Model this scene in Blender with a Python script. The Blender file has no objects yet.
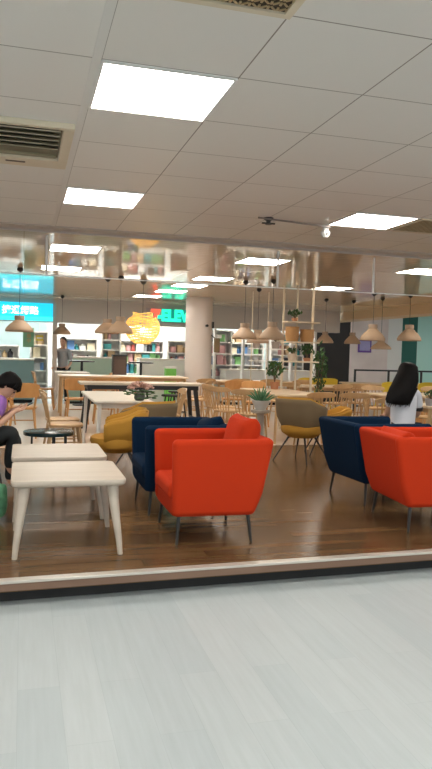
import bpy, bmesh, math, random
from mathutils import Vector, Matrix, Euler, Quaternion
random.seed(7)
R = math.radians
sc = bpy.context.scene
COL = sc.collection

# ------------------------------------------------------------------ camera, world, exposure
CZ = 1.48            # eye height
TH, PIT, ROLL, FPX = .2723, .0473, .0279, 696.0
def _ray(a, b):
    c, s = math.cos(ROLL), math.sin(ROLL)
    U = a*c+b*s; V = -a*s+b*c
    X = U/FPX; Z = -V/FPX
    y = math.cos(PIT)+Z*math.sin(PIT); z = -math.sin(PIT)+Z*math.cos(PIT)
    return Vector((X*math.cos(TH)+y*math.sin(TH), -X*math.sin(TH)+y*math.cos(TH), z))
cam_d = bpy.data.cameras.new('camera'); cam = bpy.data.objects.new('camera', cam_d); COL.objects.link(cam)
fwd = _ray(0, 0).normalized(); rgt = (_ray(1, 0)-_ray(0, 0)).normalized(); up = rgt.cross(fwd)
cam.matrix_world = Matrix(((rgt.x, up.x, -fwd.x, 0), (rgt.y, up.y, -fwd.y, 0), (rgt.z, up.z, -fwd.z, CZ), (0, 0, 0, 1)))
cam_d.sensor_fit = 'VERTICAL'; cam_d.sensor_height = 36; cam_d.lens = FPX/769*36
cam_d.clip_start = .05; cam_d.clip_end = 200
sc.camera = cam
w = bpy.data.worlds.new('world'); sc.world = w; w.use_nodes = True
w.node_tree.nodes['Background'].inputs[0].default_value = (.80, .93, 1, 1)
w.node_tree.nodes['Background'].inputs[1].default_value = .85
sc.view_settings.view_transform = 'Standard'; sc.view_settings.look = 'None'
sc.view_settings.exposure = 0.45; sc.view_settings.gamma = 1
sc.view_settings.use_curve_mapping = False
PANEL_E = 15.0        # ceiling light panels
STORE_E = 20.0        # light panels of the shops at the back

H = 2.685            # ceiling
P = .13              # platform top

# ------------------------------------------------------------------ materials
MATS = {}
def mat(name, col, rough=.6, metal=0, emit=0, ecol=None, bump=0, bscale=60, var=0, spec=.5, trans=0, sheen=0):
    if name in MATS: return MATS[name]
    m = bpy.data.materials.new(name); m.use_nodes = True; nt = m.node_tree; n = nt.nodes; b = n['Principled BSDF']
    c = (*col, 1)
    b.inputs['Base Color'].default_value = c; b.inputs['Roughness'].default_value = rough
    b.inputs['Metallic'].default_value = metal; b.inputs['Specular IOR Level'].default_value = spec
    if trans: b.inputs['Transmission Weight'].default_value = trans
    if sheen: b.inputs['Sheen Weight'].default_value = sheen
    if emit:
        b.inputs['Emission Color'].default_value = (*(ecol or col), 1); b.inputs['Emission Strength'].default_value = emit
    tc = n.new('ShaderNodeTexCoord')
    nz = n.new('ShaderNodeTexNoise'); nz.inputs['Scale'].default_value = bscale; nz.inputs['Detail'].default_value = 4
    nt.links.new(tc.outputs['Object'], nz.inputs['Vector'])
    if var:
        mx = n.new('ShaderNodeMix'); mx.data_type = 'RGBA'
        mx.inputs[6].default_value = tuple(x*(1-var) for x in col)+(1,); mx.inputs[7].default_value = tuple(min(1, x*(1+var)) for x in col)+(1,)
        nt.links.new(nz.outputs[0], mx.inputs[0]); nt.links.new(mx.outputs[2], b.inputs['Base Color'])
    if bump:
        bp = n.new('ShaderNodeBump'); bp.inputs['Strength'].default_value = bump; bp.inputs['Distance'].default_value = .002
        nt.links.new(nz.outputs[0], bp.inputs['Height']); nt.links.new(bp.outputs[0], b.inputs['Normal'])
    MATS[name] = m
    return m
def wood(name, c1, c2, rough=.45, axis='Y', scale=9):
    m = bpy.data.materials.new(name); m.use_nodes = True; nt = m.node_tree; n = nt.nodes; b = n['Principled BSDF']
    tc = n.new('ShaderNodeTexCoord'); mp = n.new('ShaderNodeMapping')
    mp.inputs['Scale'].default_value = {'X': (.12, 1, 1), 'Y': (1, .12, 1), 'Z': (1, 1, .12)}[axis]
    nz = n.new('ShaderNodeTexNoise'); nz.inputs['Scale'].default_value = scale; nz.inputs['Detail'].default_value = 6; nz.inputs['Distortion'].default_value = .6
    cr = n.new('ShaderNodeValToRGB'); cr.color_ramp.elements[0].position = .3; cr.color_ramp.elements[0].color = (*c1, 1)
    cr.color_ramp.elements[1].position = .7; cr.color_ramp.elements[1].color = (*c2, 1)
    nt.links.new(tc.outputs['Object'], mp.inputs[0]); nt.links.new(mp.outputs[0], nz.inputs['Vector'])
    nt.links.new(nz.outputs[0], cr.inputs[0]); nt.links.new(cr.outputs[0], b.inputs['Base Color'])
    b.inputs['Roughness'].default_value = rough
    MATS[name] = m
    return m
def planks(name, c1, c2, cm, length, width, mortar, rough, streak=.35, swap=False, ns=3.0, cell=True, rvar=.1, spec=.5):
    m = bpy.data.materials.new(name); m.use_nodes = True; nt = m.node_tree; n = nt.nodes; b = n['Principled BSDF']
    tc = n.new('ShaderNodeTexCoord'); mp = n.new('ShaderNodeMapping')
    if swap: mp.inputs['Rotation'].default_value = (0, 0, R(90))
    br = n.new('ShaderNodeTexBrick'); br.offset = .37; br.inputs['Scale'].default_value = 1
    br.inputs['Brick Width'].default_value = length; br.inputs['Row Height'].default_value = width; br.inputs['Mortar Size'].default_value = mortar
    br.inputs['Mortar Smooth'].default_value = .1
    br.inputs['Color1'].default_value = (*c1, 1); br.inputs['Color2'].default_value = (*c2, 1); br.inputs['Mortar'].default_value = (*cm, 1)
    nt.links.new(tc.outputs['Object'], mp.inputs[0]); nt.links.new(mp.outputs[0], br.inputs['Vector'])
    m2 = n.new('ShaderNodeMapping'); m2.inputs['Scale'].default_value = (.6, 9, 1); nt.links.new(mp.outputs[0], m2.inputs[0])
    nz = n.new('ShaderNodeTexNoise'); nz.inputs['Scale'].default_value = ns; nz.inputs['Detail'].default_value = 7; nz.inputs['Roughness'].default_value = .65
    nt.links.new(m2.outputs[0], nz.inputs['Vector'])
    cr = n.new('ShaderNodeValToRGB'); cr.color_ramp.elements[0].position = .28; cr.color_ramp.elements[1].position = .72
    lo = 1-streak; cr.color_ramp.elements[0].color = (lo, lo, lo, 1); cr.color_ramp.elements[1].color = (1, 1, 1, 1)
    nt.links.new(nz.outputs[0], cr.inputs[0])
    mx = n.new('ShaderNodeMix'); mx.data_type = 'RGBA'; mx.blend_type = 'MULTIPLY'; mx.inputs[0].default_value = 1
    nt.links.new(br.outputs[0], mx.inputs[6]); nt.links.new(cr.outputs[0], mx.inputs[7]); nt.links.new(mx.outputs[2], b.inputs['Base Color'])
    mr = n.new('ShaderNodeMapRange'); mr.inputs[3].default_value = rough; mr.inputs[4].default_value = rough+rvar
    nt.links.new(nz.outputs[0], mr.inputs[0]); nt.links.new(mr.outputs[0], b.inputs['Roughness'])
    b.inputs['Specular IOR Level'].default_value = spec
    MATS[name] = m
    return m

MALL = planks('mall_vinyl', (.41, .465, .485), (.45, .50, .515), (.375, .425, .445), 1.3, .18, .0012, .38, streak=.12, swap=True, ns=3.2, rvar=.15)
DARKWOOD = planks('platform_wood', (.135, .072, .032), (.22, .122, .055), (.06, .032, .016), 1.2, .125, .002, .20, streak=.42, swap=False, ns=1.6, rvar=.06, spec=.4)
PALEFLOOR = planks('pale_floor', (.58, .46, .35), (.62, .49, .375), (.50, .39, .29), 1.2, .2, .002, .26, streak=.08, ns=1.5)
LWOOD = wood('light_wood', (.50, .31, .15), (.62, .41, .21), .42, 'Z')
OWOOD = wood('orange_wood', (.50, .24, .08), (.62, .33, .12), .35, 'Z')
BIRCH = wood('birch', (.49, .42, .345), (.60, .53, .44), .4, 'X', 6)
TTOP = wood('table_top_wood', (.66, .50, .33), (.74, .60, .42), .3, 'X', 4)
WHITETOP = mat('white_laminate', (.78, .73, .64), .3)
WHITE = mat('white_paint', (.80, .78, .74), .45)
CREAM = mat('cream_metal', (.72, .62, .46), .45)
BLACK = mat('black_metal', (.012, .012, .014), .4)
DARK = mat('dark_recess', (.02, .02, .02), .8)
ORANGE = mat('orange_wool', (.50, .036, .008), .9, bump=.35, bscale=900, var=.08, spec=.15)
NAVY = mat('navy_wool', (.003, .016, .042), .92, bump=.35, bscale=900, var=.1, spec=.12)
CHLEG = mat('grey_steel', (.03, .028, .027), .4, .2)
MUSTARD = mat('mustard_fabric', (.50, .25, .03), .85, bump=.2, bscale=500)
OLIVE = mat('olive_fabric', (.20, .14, .075), .85, bump=.2, bscale=500)
YELLOW = mat('yellow_plastic', (.75, .55, .05), .4)
STEEL = mat('brushed_trim', (.62, .58, .52), .3, .4)
MINT = mat('mint_wall', (.50, .78, .70), .7)
GREEN_D = mat('dark_green_wall', (.02, .13, .10), .6)
BULK = mat('grey_bulkhead', (.58, .53, .49), .6)
TAN = mat('tan_bulkhead', (.74, .54, .32), .45)
TERRA = mat('terracotta', (.45, .2, .1), .7)
LEAF = mat('leaf_green', (.035, .10, .022), .55, var=.3, bscale=8)
LEAF2 = mat('leaf_blue_green', (.08, .22, .10), .5, var=.3, bscale=8)
BASKET = mat('wicker', (.48, .26, .10), .7, bump=.8, bscale=120, var=.2)
LAMPW = mat('lamp_shade_wood', (.36, .25, .16), .6)
CORD = mat('cord_black', (.02, .02, .02), .6)
SKIN = mat('skin', (.55, .32, .22), .55)
HAIR = mat('black_hair', (.005, .004, .004), .6, spec=.12)
TEE = mat('white_cotton', (.62, .64, .70), .85)
PURPLE = mat('purple_cotton', (.27, .12, .42), .85)
JEANS = mat('black_trousers', (.008, .012, .014), .8)
PANEL = mat('light_panel', (1, .98, .94), .5, emit=PANEL_E, ecol=(1, .945, .86))
SPANEL = mat('shop_light_panel', (1, .99, .97), .5, emit=STORE_E, ecol=(1, .97, .93))

# ceiling tiles: 0.6 m grid
def tile_mat():
    m = bpy.data.materials.new('ceiling_tiles'); m.use_nodes = True; nt = m.node_tree; n = nt.nodes; b = n['Principled BSDF']
    tc = n.new('ShaderNodeTexCoord'); mp = n.new('ShaderNodeMapping'); mp.inputs['Location'].default_value = (.3, -2.99+3.0, 0)
    br = n.new('ShaderNodeTexBrick'); br.offset = 0; br.inputs['Scale'].default_value = 1
    br.inputs['Brick Width'].default_value = .6; br.inputs['Row Height'].default_value = .6; br.inputs['Mortar Size'].default_value = .0035
    br.inputs['Mortar Smooth'].default_value = .2
    br.inputs['Color1'].default_value = (.80, .77, .72, 1); br.inputs['Color2'].default_value = (.82, .79, .74, 1); br.inputs['Mortar'].default_value = (.26, .22, .18, 1)
    nt.links.new(tc.outputs['Object'], mp.inputs[0]); nt.links.new(mp.outputs[0], br.inputs['Vector'])
    nt.links.new(br.outputs[0], b.inputs['Base Color']); b.inputs['Roughness'].default_value = .38
    return m
TILES = tile_mat()
def strip_mat():
    m = bpy.data.materials.new('glossy_strip_ceiling'); m.use_nodes = True; nt = m.node_tree; n = nt.nodes; b = n['Principled BSDF']
    tc = n.new('ShaderNodeTexCoord')
    br = n.new('ShaderNodeTexBrick'); br.offset = 0; br.inputs['Scale'].default_value = 1
    br.inputs['Brick Width'].default_value = 2.4; br.inputs['Row Height'].default_value = .15; br.inputs['Mortar Size'].default_value = .004
    br.inputs['Color1'].default_value = (.80, .66, .50, 1); br.inputs['Color2'].default_value = (.84, .70, .54, 1); br.inputs['Mortar'].default_value = (.50, .38, .25, 1)
    nt.links.new(tc.outputs['Object'], br.inputs['Vector']); nt.links.new(br.outputs[0], b.inputs['Base Color'])
    b.inputs['Roughness'].default_value = .05; b.inputs['Specular IOR Level'].default_value = .5
    nz = n.new('ShaderNodeTexNoise'); nz.inputs['Scale'].default_value = 1.6; nt.links.new(tc.outputs['Object'], nz.inputs['Vector'])
    bp = n.new('ShaderNodeBump'); bp.inputs['Strength'].default_value = .07; bp.inputs['Distance'].default_value = .02
    nt.links.new(nz.outputs[0], bp.inputs['Height']); nt.links.new(bp.outputs[0], b.inputs['Normal'])
    return m
STRIP = strip_mat()

# ------------------------------------------------------------------ mesh helpers
class MB:
    def __init__(s): s.v = []; s.f = []
    def add(s, vs, fs):
        o = len(s.v); s.v += [Vector(p) for p in vs]; s.f += [[i+o for i in f] for f in fs]; return s
    def box(s, c, d, rot=None):
        x, y, z = d[0]/2, d[1]/2, d[2]/2; c = Vector(c)
        vs = [Vector((i*x, j*y, k*z)) for k in (-1, 1) for j in (-1, 1) for i in (-1, 1)]
        if rot is not None:
            M = Euler(rot).to_matrix(); vs = [M@p for p in vs]
        return s.add([p+c for p in vs], [(0, 2, 3, 1), (4, 5, 7, 6), (0, 1, 5, 4), (2, 6, 7, 3), (0, 4, 6, 2), (1, 3, 7, 5)])
    def b2(s, lo, hi): return s.box([(a+b)/2 for a, b in zip(lo, hi)], [b-a for a, b in zip(lo, hi)])
    def tube(s, p0, p1, r0, r1=None, n=10):
        return s.path([p0, p1], [r0, r0 if r1 is None else r1], n)
    def path(s, pts, rad, n=8):
        pts = [Vector(p) for p in pts]
        if not hasattr(rad, '__len__'): rad = [rad]*len(pts)
        vs = []; ref = None
        for i, p in enumerate(pts):
            t = (pts[min(i+1, len(pts)-1)]-pts[max(i-1, 0)]).normalized()
            if ref is None: ref = Vector((0, 0, 1)) if abs(t.z) < .9 else Vector((1, 0, 0))
            u = t.cross(ref).normalized(); w_ = t.cross(u).normalized(); ref = -w_ if False else u.cross(t)
            for k in range(n):
                a = 2*math.pi*k/n; vs.append(p+(u*math.cos(a)+w_*math.sin(a))*rad[i])
        fs = [(i*n+k, i*n+(k+1) % n, (i+1)*n+(k+1) % n, (i+1)*n+k) for i in range(len(pts)-1) for k in range(n)]
        fs += [tuple(range(n))[::-1], tuple((len(pts)-1)*n+k for k in range(n))]
        return s.add(vs, fs)
    def loft(s, rings, cap=True):
        n = len(rings[0]); vs = [p for r in rings for p in r]
        fs = [(i*n+k, i*n+(k+1) % n, (i+1)*n+(k+1) % n, (i+1)*n+k) for i in range(len(rings)-1) for k in range(n)]
        if cap: fs += [tuple(range(n))[::-1], tuple((len(rings)-1)*n+k for k in range(n))]
        return s.add(vs, fs)
    def lathe(s, prof, c=(0, 0, 0), n=24, cap=True):
        c = Vector(c)
        return s.loft([[c+Vector((r*math.cos(2*math.pi*k/n), r*math.sin(2*math.pi*k/n), z)) for k in range(n)] for r, z in prof], cap)
    def ell(s, c, r, n=14, m=9):
        c = Vector(c); rings = []
        for i in range(m+1):
            a = -math.pi/2+math.pi*(i+.02 if i == 0 else i-.02 if i == m else i)/m
            rings.append([c+Vector((r[0]*math.cos(a)*math.cos(2*math.pi*k/n), r[1]*math.cos(a)*math.sin(2*math.pi*k/n), r[2]*math.sin(a))) for k in range(n)])
        return s.loft(rings)
    def prism(s, poly, y0, y1):      # polygon in x,z extruded along y
        n = len(poly)
        return s.add([(x, y0, z) for x, z in poly]+[(x, y1, z) for x, z in poly],
                     [tuple(range(n)), tuple(range(2*n-1, n-1, -1))]+[(i, i+n, (i+1) % n+n, (i+1) % n) for i in range(n)])
    def build(s, name, m, parent=None, bevel=0, seg=3, smooth=False, sub=0, loc=None, rotz=0):
        me = bpy.data.meshes.new(name); me.from_pydata(s.v, [], s.f)
        b = bmesh.new(); b.from_mesh(me); bmesh.ops.recalc_face_normals(b, faces=b.faces); b.to_mesh(me); b.free()
        me.materials.append(m); o = bpy.data.objects.new(name, me); COL.objects.link(o)
        if parent: o.parent = parent
        if loc is not None: o.location = loc
        o.rotation_euler.z = rotz
        if bevel:
            bv = o.modifiers.new('bevel', 'BEVEL'); bv.width = bevel; bv.segments = seg; bv.limit_method = 'ANGLE'; bv.angle_limit = R(35)
            smooth = True
        if sub:
            ss = o.modifiers.new('subdivision', 'SUBSURF'); ss.levels = sub; ss.render_levels = sub; smooth = True
        if smooth:
            me.polygons.foreach_set('use_smooth', [True]*len(me.polygons))
            if not sub: me.set_sharp_from_angle(angle=R(40))
        return o
def tag(o, label=None, cat=None, group=None, kind=None):
    if label: o['label'] = label
    if cat: o['category'] = cat
    if group: o['group'] = group
    if kind: o['kind'] = kind
    return o
def thing(name, label, cat, loc=(0, 0, 0), rotz=0, group=None):
    o = bpy.data.objects.new(name, None); COL.objects.link(o); o.location = loc; o.rotation_euler.z = rotz
    o.empty_display_size = .1
    return tag(o, label, cat, group)
def struct(o): o['kind'] = 'structure'; return o
KIDS = {}
def kids(o): return [c for c in bpy.data.objects if c.parent == o]
def dup(root, loc, rotz=0, label=None, group=None, parent=None):
    def cp(o, par):
        c = o.copy(); COL.objects.link(c); c.parent = par
        for ch in kids(o): cp(ch, c)
        return c
    r = cp(root, parent); r.location = loc; r.rotation_euler.z = rotz
    if label: r['label'] = label
    if group: r['group'] = group
    return r
def text_mesh(name, body, size, m, parent, M, depth=.01, bold=0.0):
    cu = bpy.data.curves.new(name+'_curve', 'FONT'); cu.body = body; cu.size = size; cu.extrude = depth; cu.offset = bold
    cu.align_x = 'LEFT'
    t = bpy.data.objects.new(name+'_tmp', cu); COL.objects.link(t)
    dg = bpy.context.evaluated_depsgraph_get(); me = bpy.data.meshes.new_from_object(t.evaluated_get(dg))
    bpy.data.objects.remove(t); me.name = name; me.materials.clear(); me.materials.append(m)
    me.transform(M)
    o = bpy.data.objects.new(name, me); COL.objects.link(o); o.parent = parent
    return o

# ------------------------------------------------------------------ the setting
struct(MB().b2((-14, -6, -.1), (22, 34, -.02)).build('floor', MALL))
EDGE = lambda x: 4.104+.036*(x+.1)
def quadslab(x0, x1, y1, z0, z1, off0=0, nm='x', m=None):
    vs = [(x0, EDGE(x0)+off0, z0), (x1, EDGE(x1)+off0, z0), (x1, y1, z0), (x0, y1, z0)]
    vs = vs+[(a, b, z1) for a, b, _ in vs]
    return MB().add(vs, [(3, 2, 1, 0), (4, 5, 6, 7), (0, 1, 5, 4), (1, 2, 6, 5), (2, 3, 7, 6), (3, 0, 4, 7)])
WY = 9.55
struct(quadslab(-8, 14, WY, .055, P, .03).build('floor_platform', DARKWOOD))
struct(MB().b2((-8, WY+.001, .05), (14, 17.0, P)).build('floor_pale', PALEFLOOR))
struct(quadslab(-8, 14, 16.9, -.019, .054, .09).build('trim_kick', DARK))  # near-black colour stands in for the shadow under the platform edge
def edge_strip(o0, o1, z0, z1):
    x0, x1 = -8, 14
    vs = [(x0, EDGE(x0)+o0, z0), (x1, EDGE(x1)+o0, z0), (x1, EDGE(x1)+o1, z0), (x0, EDGE(x0)+o1, z0)]
    vs = vs+[(a, b, z1) for a, b, _ in vs]
    return MB().add(vs, [(3, 2, 1, 0), (4, 5, 6, 7), (0, 1, 5, 4), (1, 2, 6, 5), (2, 3, 7, 6), (3, 0, 4, 7)])
struct(edge_strip(-.02, .045, P-.012, P+.005).build('trim_1', STEEL, bevel=.003))
struct(edge_strip(0, .029, .07, P-.013).build('trim_2', wood('edge_wood', (.20, .11, .07), (.30, .18, .12), .4, 'X', 5)))
# ceilings
CB = 7.19
struct(MB().b2((-14, -6, H), (22, CB, H+.05)).build('ceiling', TILES))
struct(MB().b2((-14, CB+.36, H), (22, 17.98, H+.05)).build('ceiling_strips', STRIP))
struct(MB().b2((-14, CB, H-.012), (22, CB+.05, H+.04)).build('trim_3', BULK))
struct(MB().b2((-14, CB+.05, H+.004), (22, CB+.31, H+.05)).build('trim_4', BULK))
struct(MB().b2((-14, CB+.31, H-.015), (22, CB+.359, H+.04)).build('trim_5', BULK))
struct(MB().b2((.262, -6, H-.004), (.300, CB, H-.0002)).build('trim_6', mat('tee_bar', (.76, .74, .70), .4)))

# light panels, the 2.4 m grid of the tile ceiling and those beyond
def light_panel(x, y, label, first=[None], pm=PANEL, w_=.585):
    if first[0] is None:
        t = thing('ceiling_light', label, 'ceiling light', (x, y, H), 0, 'square ceiling light panels')
        MB().box((0, 0, -.003), (w_, w_, .004)).build('diffuser', pm, t)
        fr = MB()
        for sx in (-1, 1): fr.box((sx*w_/2, 0, -.004), (.014, w_+.014, .008)); fr.box((0, sx*w_/2, -.004), (w_-.014, .014, .008))
        fr.build('frame', WHITE, t); first[0] = t; return t
    return dup(first[0], (x, y, H), 0, label)
front = {(.3, 3.0): 'large bright square light panel nearest in the tiled ceiling',
         (.3, 5.4): 'square light panel in the tiles past the air conditioner grille',
         (2.7, 5.4): 'square light panel at the right end of the thin ceiling pipe'}
for (x, y), l in front.items(): light_panel(x+.3, y+.3, l)
for x in (-4.5, -2.1, .3, 2.7, 5.1):
    for y in (-4.2, -1.8, .6, 3.0, 5.4):
        if (x, y) in front: continue
        if x > 2.8 and y > 2 or x < 0 and y > 2 or (x == 2.7 and y == 3.0) or y < 2:
            light_panel(x+.3, y+.3, 'square light panel of the tiled ceiling outside the view')
far = [(.6, 8.7, 'left light panel in the glossy ceiling, nearer of the left two'), (.55, 10.95, 'left light panel in the glossy ceiling, farther of the left two'),
       (3.03, 8.75, 'light panel in the glossy ceiling behind the middle white rod'), (3.02, 11.2, 'light panel in the glossy ceiling above the round pillar'),
       (2.95, 12.6, 'narrow light panel in the glossy ceiling just left of the pillar top'), (5.42, 8.7, 'light panel in the glossy ceiling at the right picture edge'),
       (5.4, 11.7, 'small far light panel in the glossy ceiling right of the middle rod'), (2.9, 14.0, 'far light panel in the glossy ceiling above the red and green sign'),
       (2.7, 15.6, 'farthest light panel in the glossy ceiling close before the red and green sign')]
far += [(a, b, 'added glossy ceiling light panel outside the view, brightening the cafe') for a, b in ((-2.1, 8.7), (-2.1, 11.0), (-2.1, 13.4), (7.85, 8.7), (7.85, 11.0))]  # panels added out of view to brighten the cafe and the tan beam
far += [(10.9, 15.6, 'light panel of the room beyond the tan beam, farther one'), (11.2, 12.6, 'light panel of the room beyond the tan beam, nearer one'), (13.6, 17.6, 'added light panel beyond the tan beam, outside the view, brightening the far walls')]  # last panel added out of view to brighten the far right walls
for x, y, l in far: light_panel(x, y, l)

# air conditioner cassette grille
ac = thing('air_conditioner', 'cream air conditioner cassette with louvres recessed in the tiled ceiling', 'air conditioner', (-.36, 4.34, H))
fr = MB(); X0, X1, Y0, Y1 = -.6, .618, -.45, .44
for a, b in (((X0, Y0, -.03), (X1, Y0+.045, 0)), ((X0, Y1-.19, -.03), (X1, Y1, 0)), ((X0, Y0+.045, -.03), (X0+.07, Y1-.19, 0)), ((X1-.06, Y0+.045, -.03), (X1, Y1-.19, 0))):
    fr.b2(a, b)
fr.build('frame', CREAM, ac, bevel=.004)
MB().b2((X0+.07, Y0+.045, -.006), (X1-.06, Y1-.19, -.002)).build('recess', mat('recess_dark', (.20, .17, .11), .7), ac)
for k in range(5):
    MB().box((.01, Y0+.085+k*.088, -.022), (1.07, .074, .005), (R(24), 0, 0)).build('louver', mat('louver_cream', (.60, .53, .38), .5), ac, bevel=.003)
MB().box((.01, .215, -.010), (1.07, .06, .01)).build('flap', mat('flap_olive', (.30, .27, .17), .5), ac)
MB().box((.30, .33, -.032), (.12, .018, .006)).build('badge', mat('badge_brown', (.15, .1, .07), .5), ac)
def grille(loc, label, size=.58):
    g = thing('ceiling_vent', label, 'ceiling vent', loc, 0, 'perforated ceiling vents'); s = size/2; f = MB()
    for k in (-1, 1): f.box((k*s, 0, -.006), (.03, size+.03, .012)); f.box((0, k*s, -.006), (size-.03, .03, .012))
    f.build('frame', CREAM, g)
    MB().box((0, 0, -.002), (size-.03, size-.03, .003)).build('backing', mat('vent_dark', (.05, .035, .02), .8), g)
    m = MB(); k = 16; st = (size-.03)/k
    for i in range(k):
        for j in range(k):
            x = -s+.015+(i+.5)*st; y = -s+.015+(j+.5)*st
            m.box((x, y, -.006), (st*.78, .007, .004), (0, 0, R(45 if (i+j) % 2 else -45)))
            m.box((x+st*.5, y, -.006), (.008, st*.55, .004))
    m.build('perforated_panel', mat('vent_brass', (.55, .42, .24), .4, .3), g)
    return g
grille((.6, 2.09, H), 'perforated brass ceiling vent at the top edge above the nearest light')
grille((3.63, 5.72, H), 'perforated ceiling vent beside the right light panel at the picture edge')
# pipe, detector, bulb
MB().tube((1.98, 5.86, H-.02), (2.74, 6.02, H-.02), .008).build('ceiling_pipe', mat('pipe_grey', (.25, .22, .2), .5))
tag(bpy.data.objects['ceiling_pipe'], 'thin grey pipe running under the tiled ceiling', 'pipe')
d = thing('ceiling_sprinkler', 'small dark sprinkler fitting at the left end of the ceiling pipe', 'sprinkler', (2.10, 5.93, H))
MB().lathe([(.045, 0), (.045, -.012), (.02, -.03), (.018, -.055), (.03, -.06)], n=14).build('body', CHLEG, d)
MB().box((0, 0, -.05), (.12, .02, .012)).build('arm', BLACK, d)
d = thing('security_camera', 'small white dome camera at the right end of the ceiling pipe', 'camera', (2.72, 6.08, H))
MB().lathe([(.03, 0), (.03, -.05), (.045, -.055), (.042, -.085), (.02, -.11)], n=16).build('dome', WHITE, d, smooth=True)
MB().ell((0, -.035, -.08), (.012, .012, .012), 8, 5).build('lens', BLACK, d)

# hanging rail on rods
r = thing('hanging_rail', 'thin white rail hung from the ceiling on white rods', 'rail', (0, 7.7, 0))
MB().b2((-4, -.006, 2.238), (8.5, .006, 2.25)).build('rail', WHITE, r)
for x in (-2.4, .235, 2.86, 4.1, 6.7):
    MB().tube((x, 0, H-.015), (x, 0, 2.25), .014, .014, 8).build('rod', WHITE, r)

# round pillar
struct(MB().lathe([(.305, P), (.305, H)], (3.86, 15.4, 0), 40).build('wall_pillar', mat('pillar_white', (.66, .59, .54), .5), smooth=True))
# small fittings on the pillar
pc = thing('wall_camera', 'small black camera on the round pillar', 'camera', (3.96, 15.08, 2.05))
MB().tube((0, .02, 0), (0, -.05, 0), .03).build('body', BLACK, pc)
MB().box((.14, -.0, .02), (.04, .06, .14)).build('bracket', CHLEG, pc)
pc = thing('wall_lamp', 'small wall speaker hanging on the right side of the pillar', 'speaker', (4.21, 15.1, 1.62))
MB().box((0, 0, 0), (.12, .1, .32)).build('body', OLIVE, pc, bevel=.02)
MB().tube((-.05, 0, .16), (-.12, .05, .22), .012).build('bracket', CHLEG, pc)
MB().box((0.04, -.02, .2), (.1, .08, .08)).build('cap', WHITE, pc)

# far header, columns, shop interior
FY = 18.0
def header(x0, x1, z0, m=BULK): return struct(MB().b2((x0, FY, z0), (x1, FY+.25, 3.3)).build('wall_header', m))
header(-14, 8.6, 2.10)
SOF = mat('shop_ceiling', (.70, .66, .6), .6)
struct(MB().b2((-14, FY+.251, 2.9), (22, 33.9, 2.95)).build('ceiling_shops', SOF))
struct(MB().b2((-14, 27, 0), (8.6, 27.1, 2.9)).build('wall_back', mat('shop_back_wall', (.62, .62, .60), .7)))
struct(MB().b2((-14, 7.5, 0), (-13.9, 27, 3.3)).build('wall_left', WHITE))
struct(MB().b2((21.9, 7.5, 0), (22, 27, 3.3)).build('wall_right', MINT))
for i, x in enumerate((.73, 4.95, 5.75, 6.45, 7.15, 7.85)):
    wd = .11 if i == 0 else .05
    struct(MB().b2((x, FY-.02, 0), (x+wd, FY+.14, 2.10 if i else H)).build('trim_7' if not i else 'trim_mullion', mat('cream_column', (.60, .50, .42), .5) if not i else WHITE))
first = None
for i, (x, y) in enumerate([(a, b) for b in (19.5, 21.5, 23.5, 25.5) for a in (-5, -2.6, -.2, 1.6, 3.4, 5.4, 7.4)]):
    lab = 'white strip light over the shops behind the cafe'
    if first is None:
        t = thing('shop_light', lab, 'ceiling light', (x, y, 2.9), 0, 'strip lights over the shops')
        MB().box((0, 0, -.02), (1.3, .35, .03)).build('diffuser', SPANEL, t)
        MB().box((0, 0, -.002), (1.34, .39, .004)).build('frame', WHITE, t); first = t
    else: dup(first, (x, y, 2.9), 0, lab)

# tan bulkhead beam on the right and back wall beyond it
struct(MB().b2((8.68, 9.0, 2.46), (9.3, 20, 2.684)).build('trim_beam', TAN))
BY = 20.0
def wallseg(x0, x1, m, nm='wall_far_right', z0=0, z1=2.9): return struct(MB().b2((x0, BY, z0), (x1, BY+.1, z1)).build(nm, m))
wallseg(8.3, 9.92, mat('dark_brown_wall', (.018, .013, .011), .5))
wallseg(9.921, 11.25, mat('pink_white_wall', (.84, .70, .66), .6, var=.25, bscale=1.3))
wallseg(11.251, 11.75, mat('white_wall_far', (.84, .82, .78), .6))
wallseg(11.751, 12.3, GREEN_D)
wallseg(12.301, 22, MINT)
pf = thing('framed_picture', 'small picture in a purple frame on the pale pink wall', 'picture', (10.42, BY-.03, 1.78))
MB().box((0, 0, 0), (.46, .02, .40)).build('frame', mat('purple_frame', (.16, .07, .35), .5), pf)
MB().box((0, -.012, .01), (.36, .006, .30)).build('print', mat('lavender_print', (.42, .38, .66), .5, var=.2, bscale=9), pf)
# dark door leaf with a lit sign above
ds = thing('shop_screen', 'small pale square sign on the dark wall on the right', 'sign', (9.35, BY-.03, 2.33))
MB().box((0, 0, 0), (.18, .03, .16)).build('plate', mat('pale_sign', (.6, .8, .75), .5, emit=.5), ds)

# ------------------------------------------------------------------ signs
CY = mat('cyan_lit', (.02, .55, .75), .4, emit=.75, ecol=(.01, .62, .85))
CYB = mat('cyan_bright', (.1, .9, .95), .4, emit=1.0, ecol=(.03, .85, .95))
LT = mat('sign_white', (.9, .97, 1), .4, emit=1.1)
RX = Matrix.Rotation(R(90), 4, 'X')
bs = thing('shop_sign', 'bright blue lit shop sign with white Chinese characters', 'sign', (0, 17.9, 0))
MB().b2((-2.2, 0, 2.13), (.72, .09, 2.56)).build('lightbox', CY, bs)
MB().b2((-2.2, -.012, 2.12), (.72, 0, 2.22)).build('lower_band', CYB, bs)
text_mesh('lettering', '捷通網路', .22, LT, bs, Matrix.Translation((-.50, -.012, 2.29))@RX, .008, .004)
SG = mat('sign_green', (.03, .75, .55), .4, emit=1.0, ecol=(.02, .80, .50))
SR = mat('sign_red', (.8, .12, .08), .4, emit=.9, ecol=(.85, .12, .07))
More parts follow.
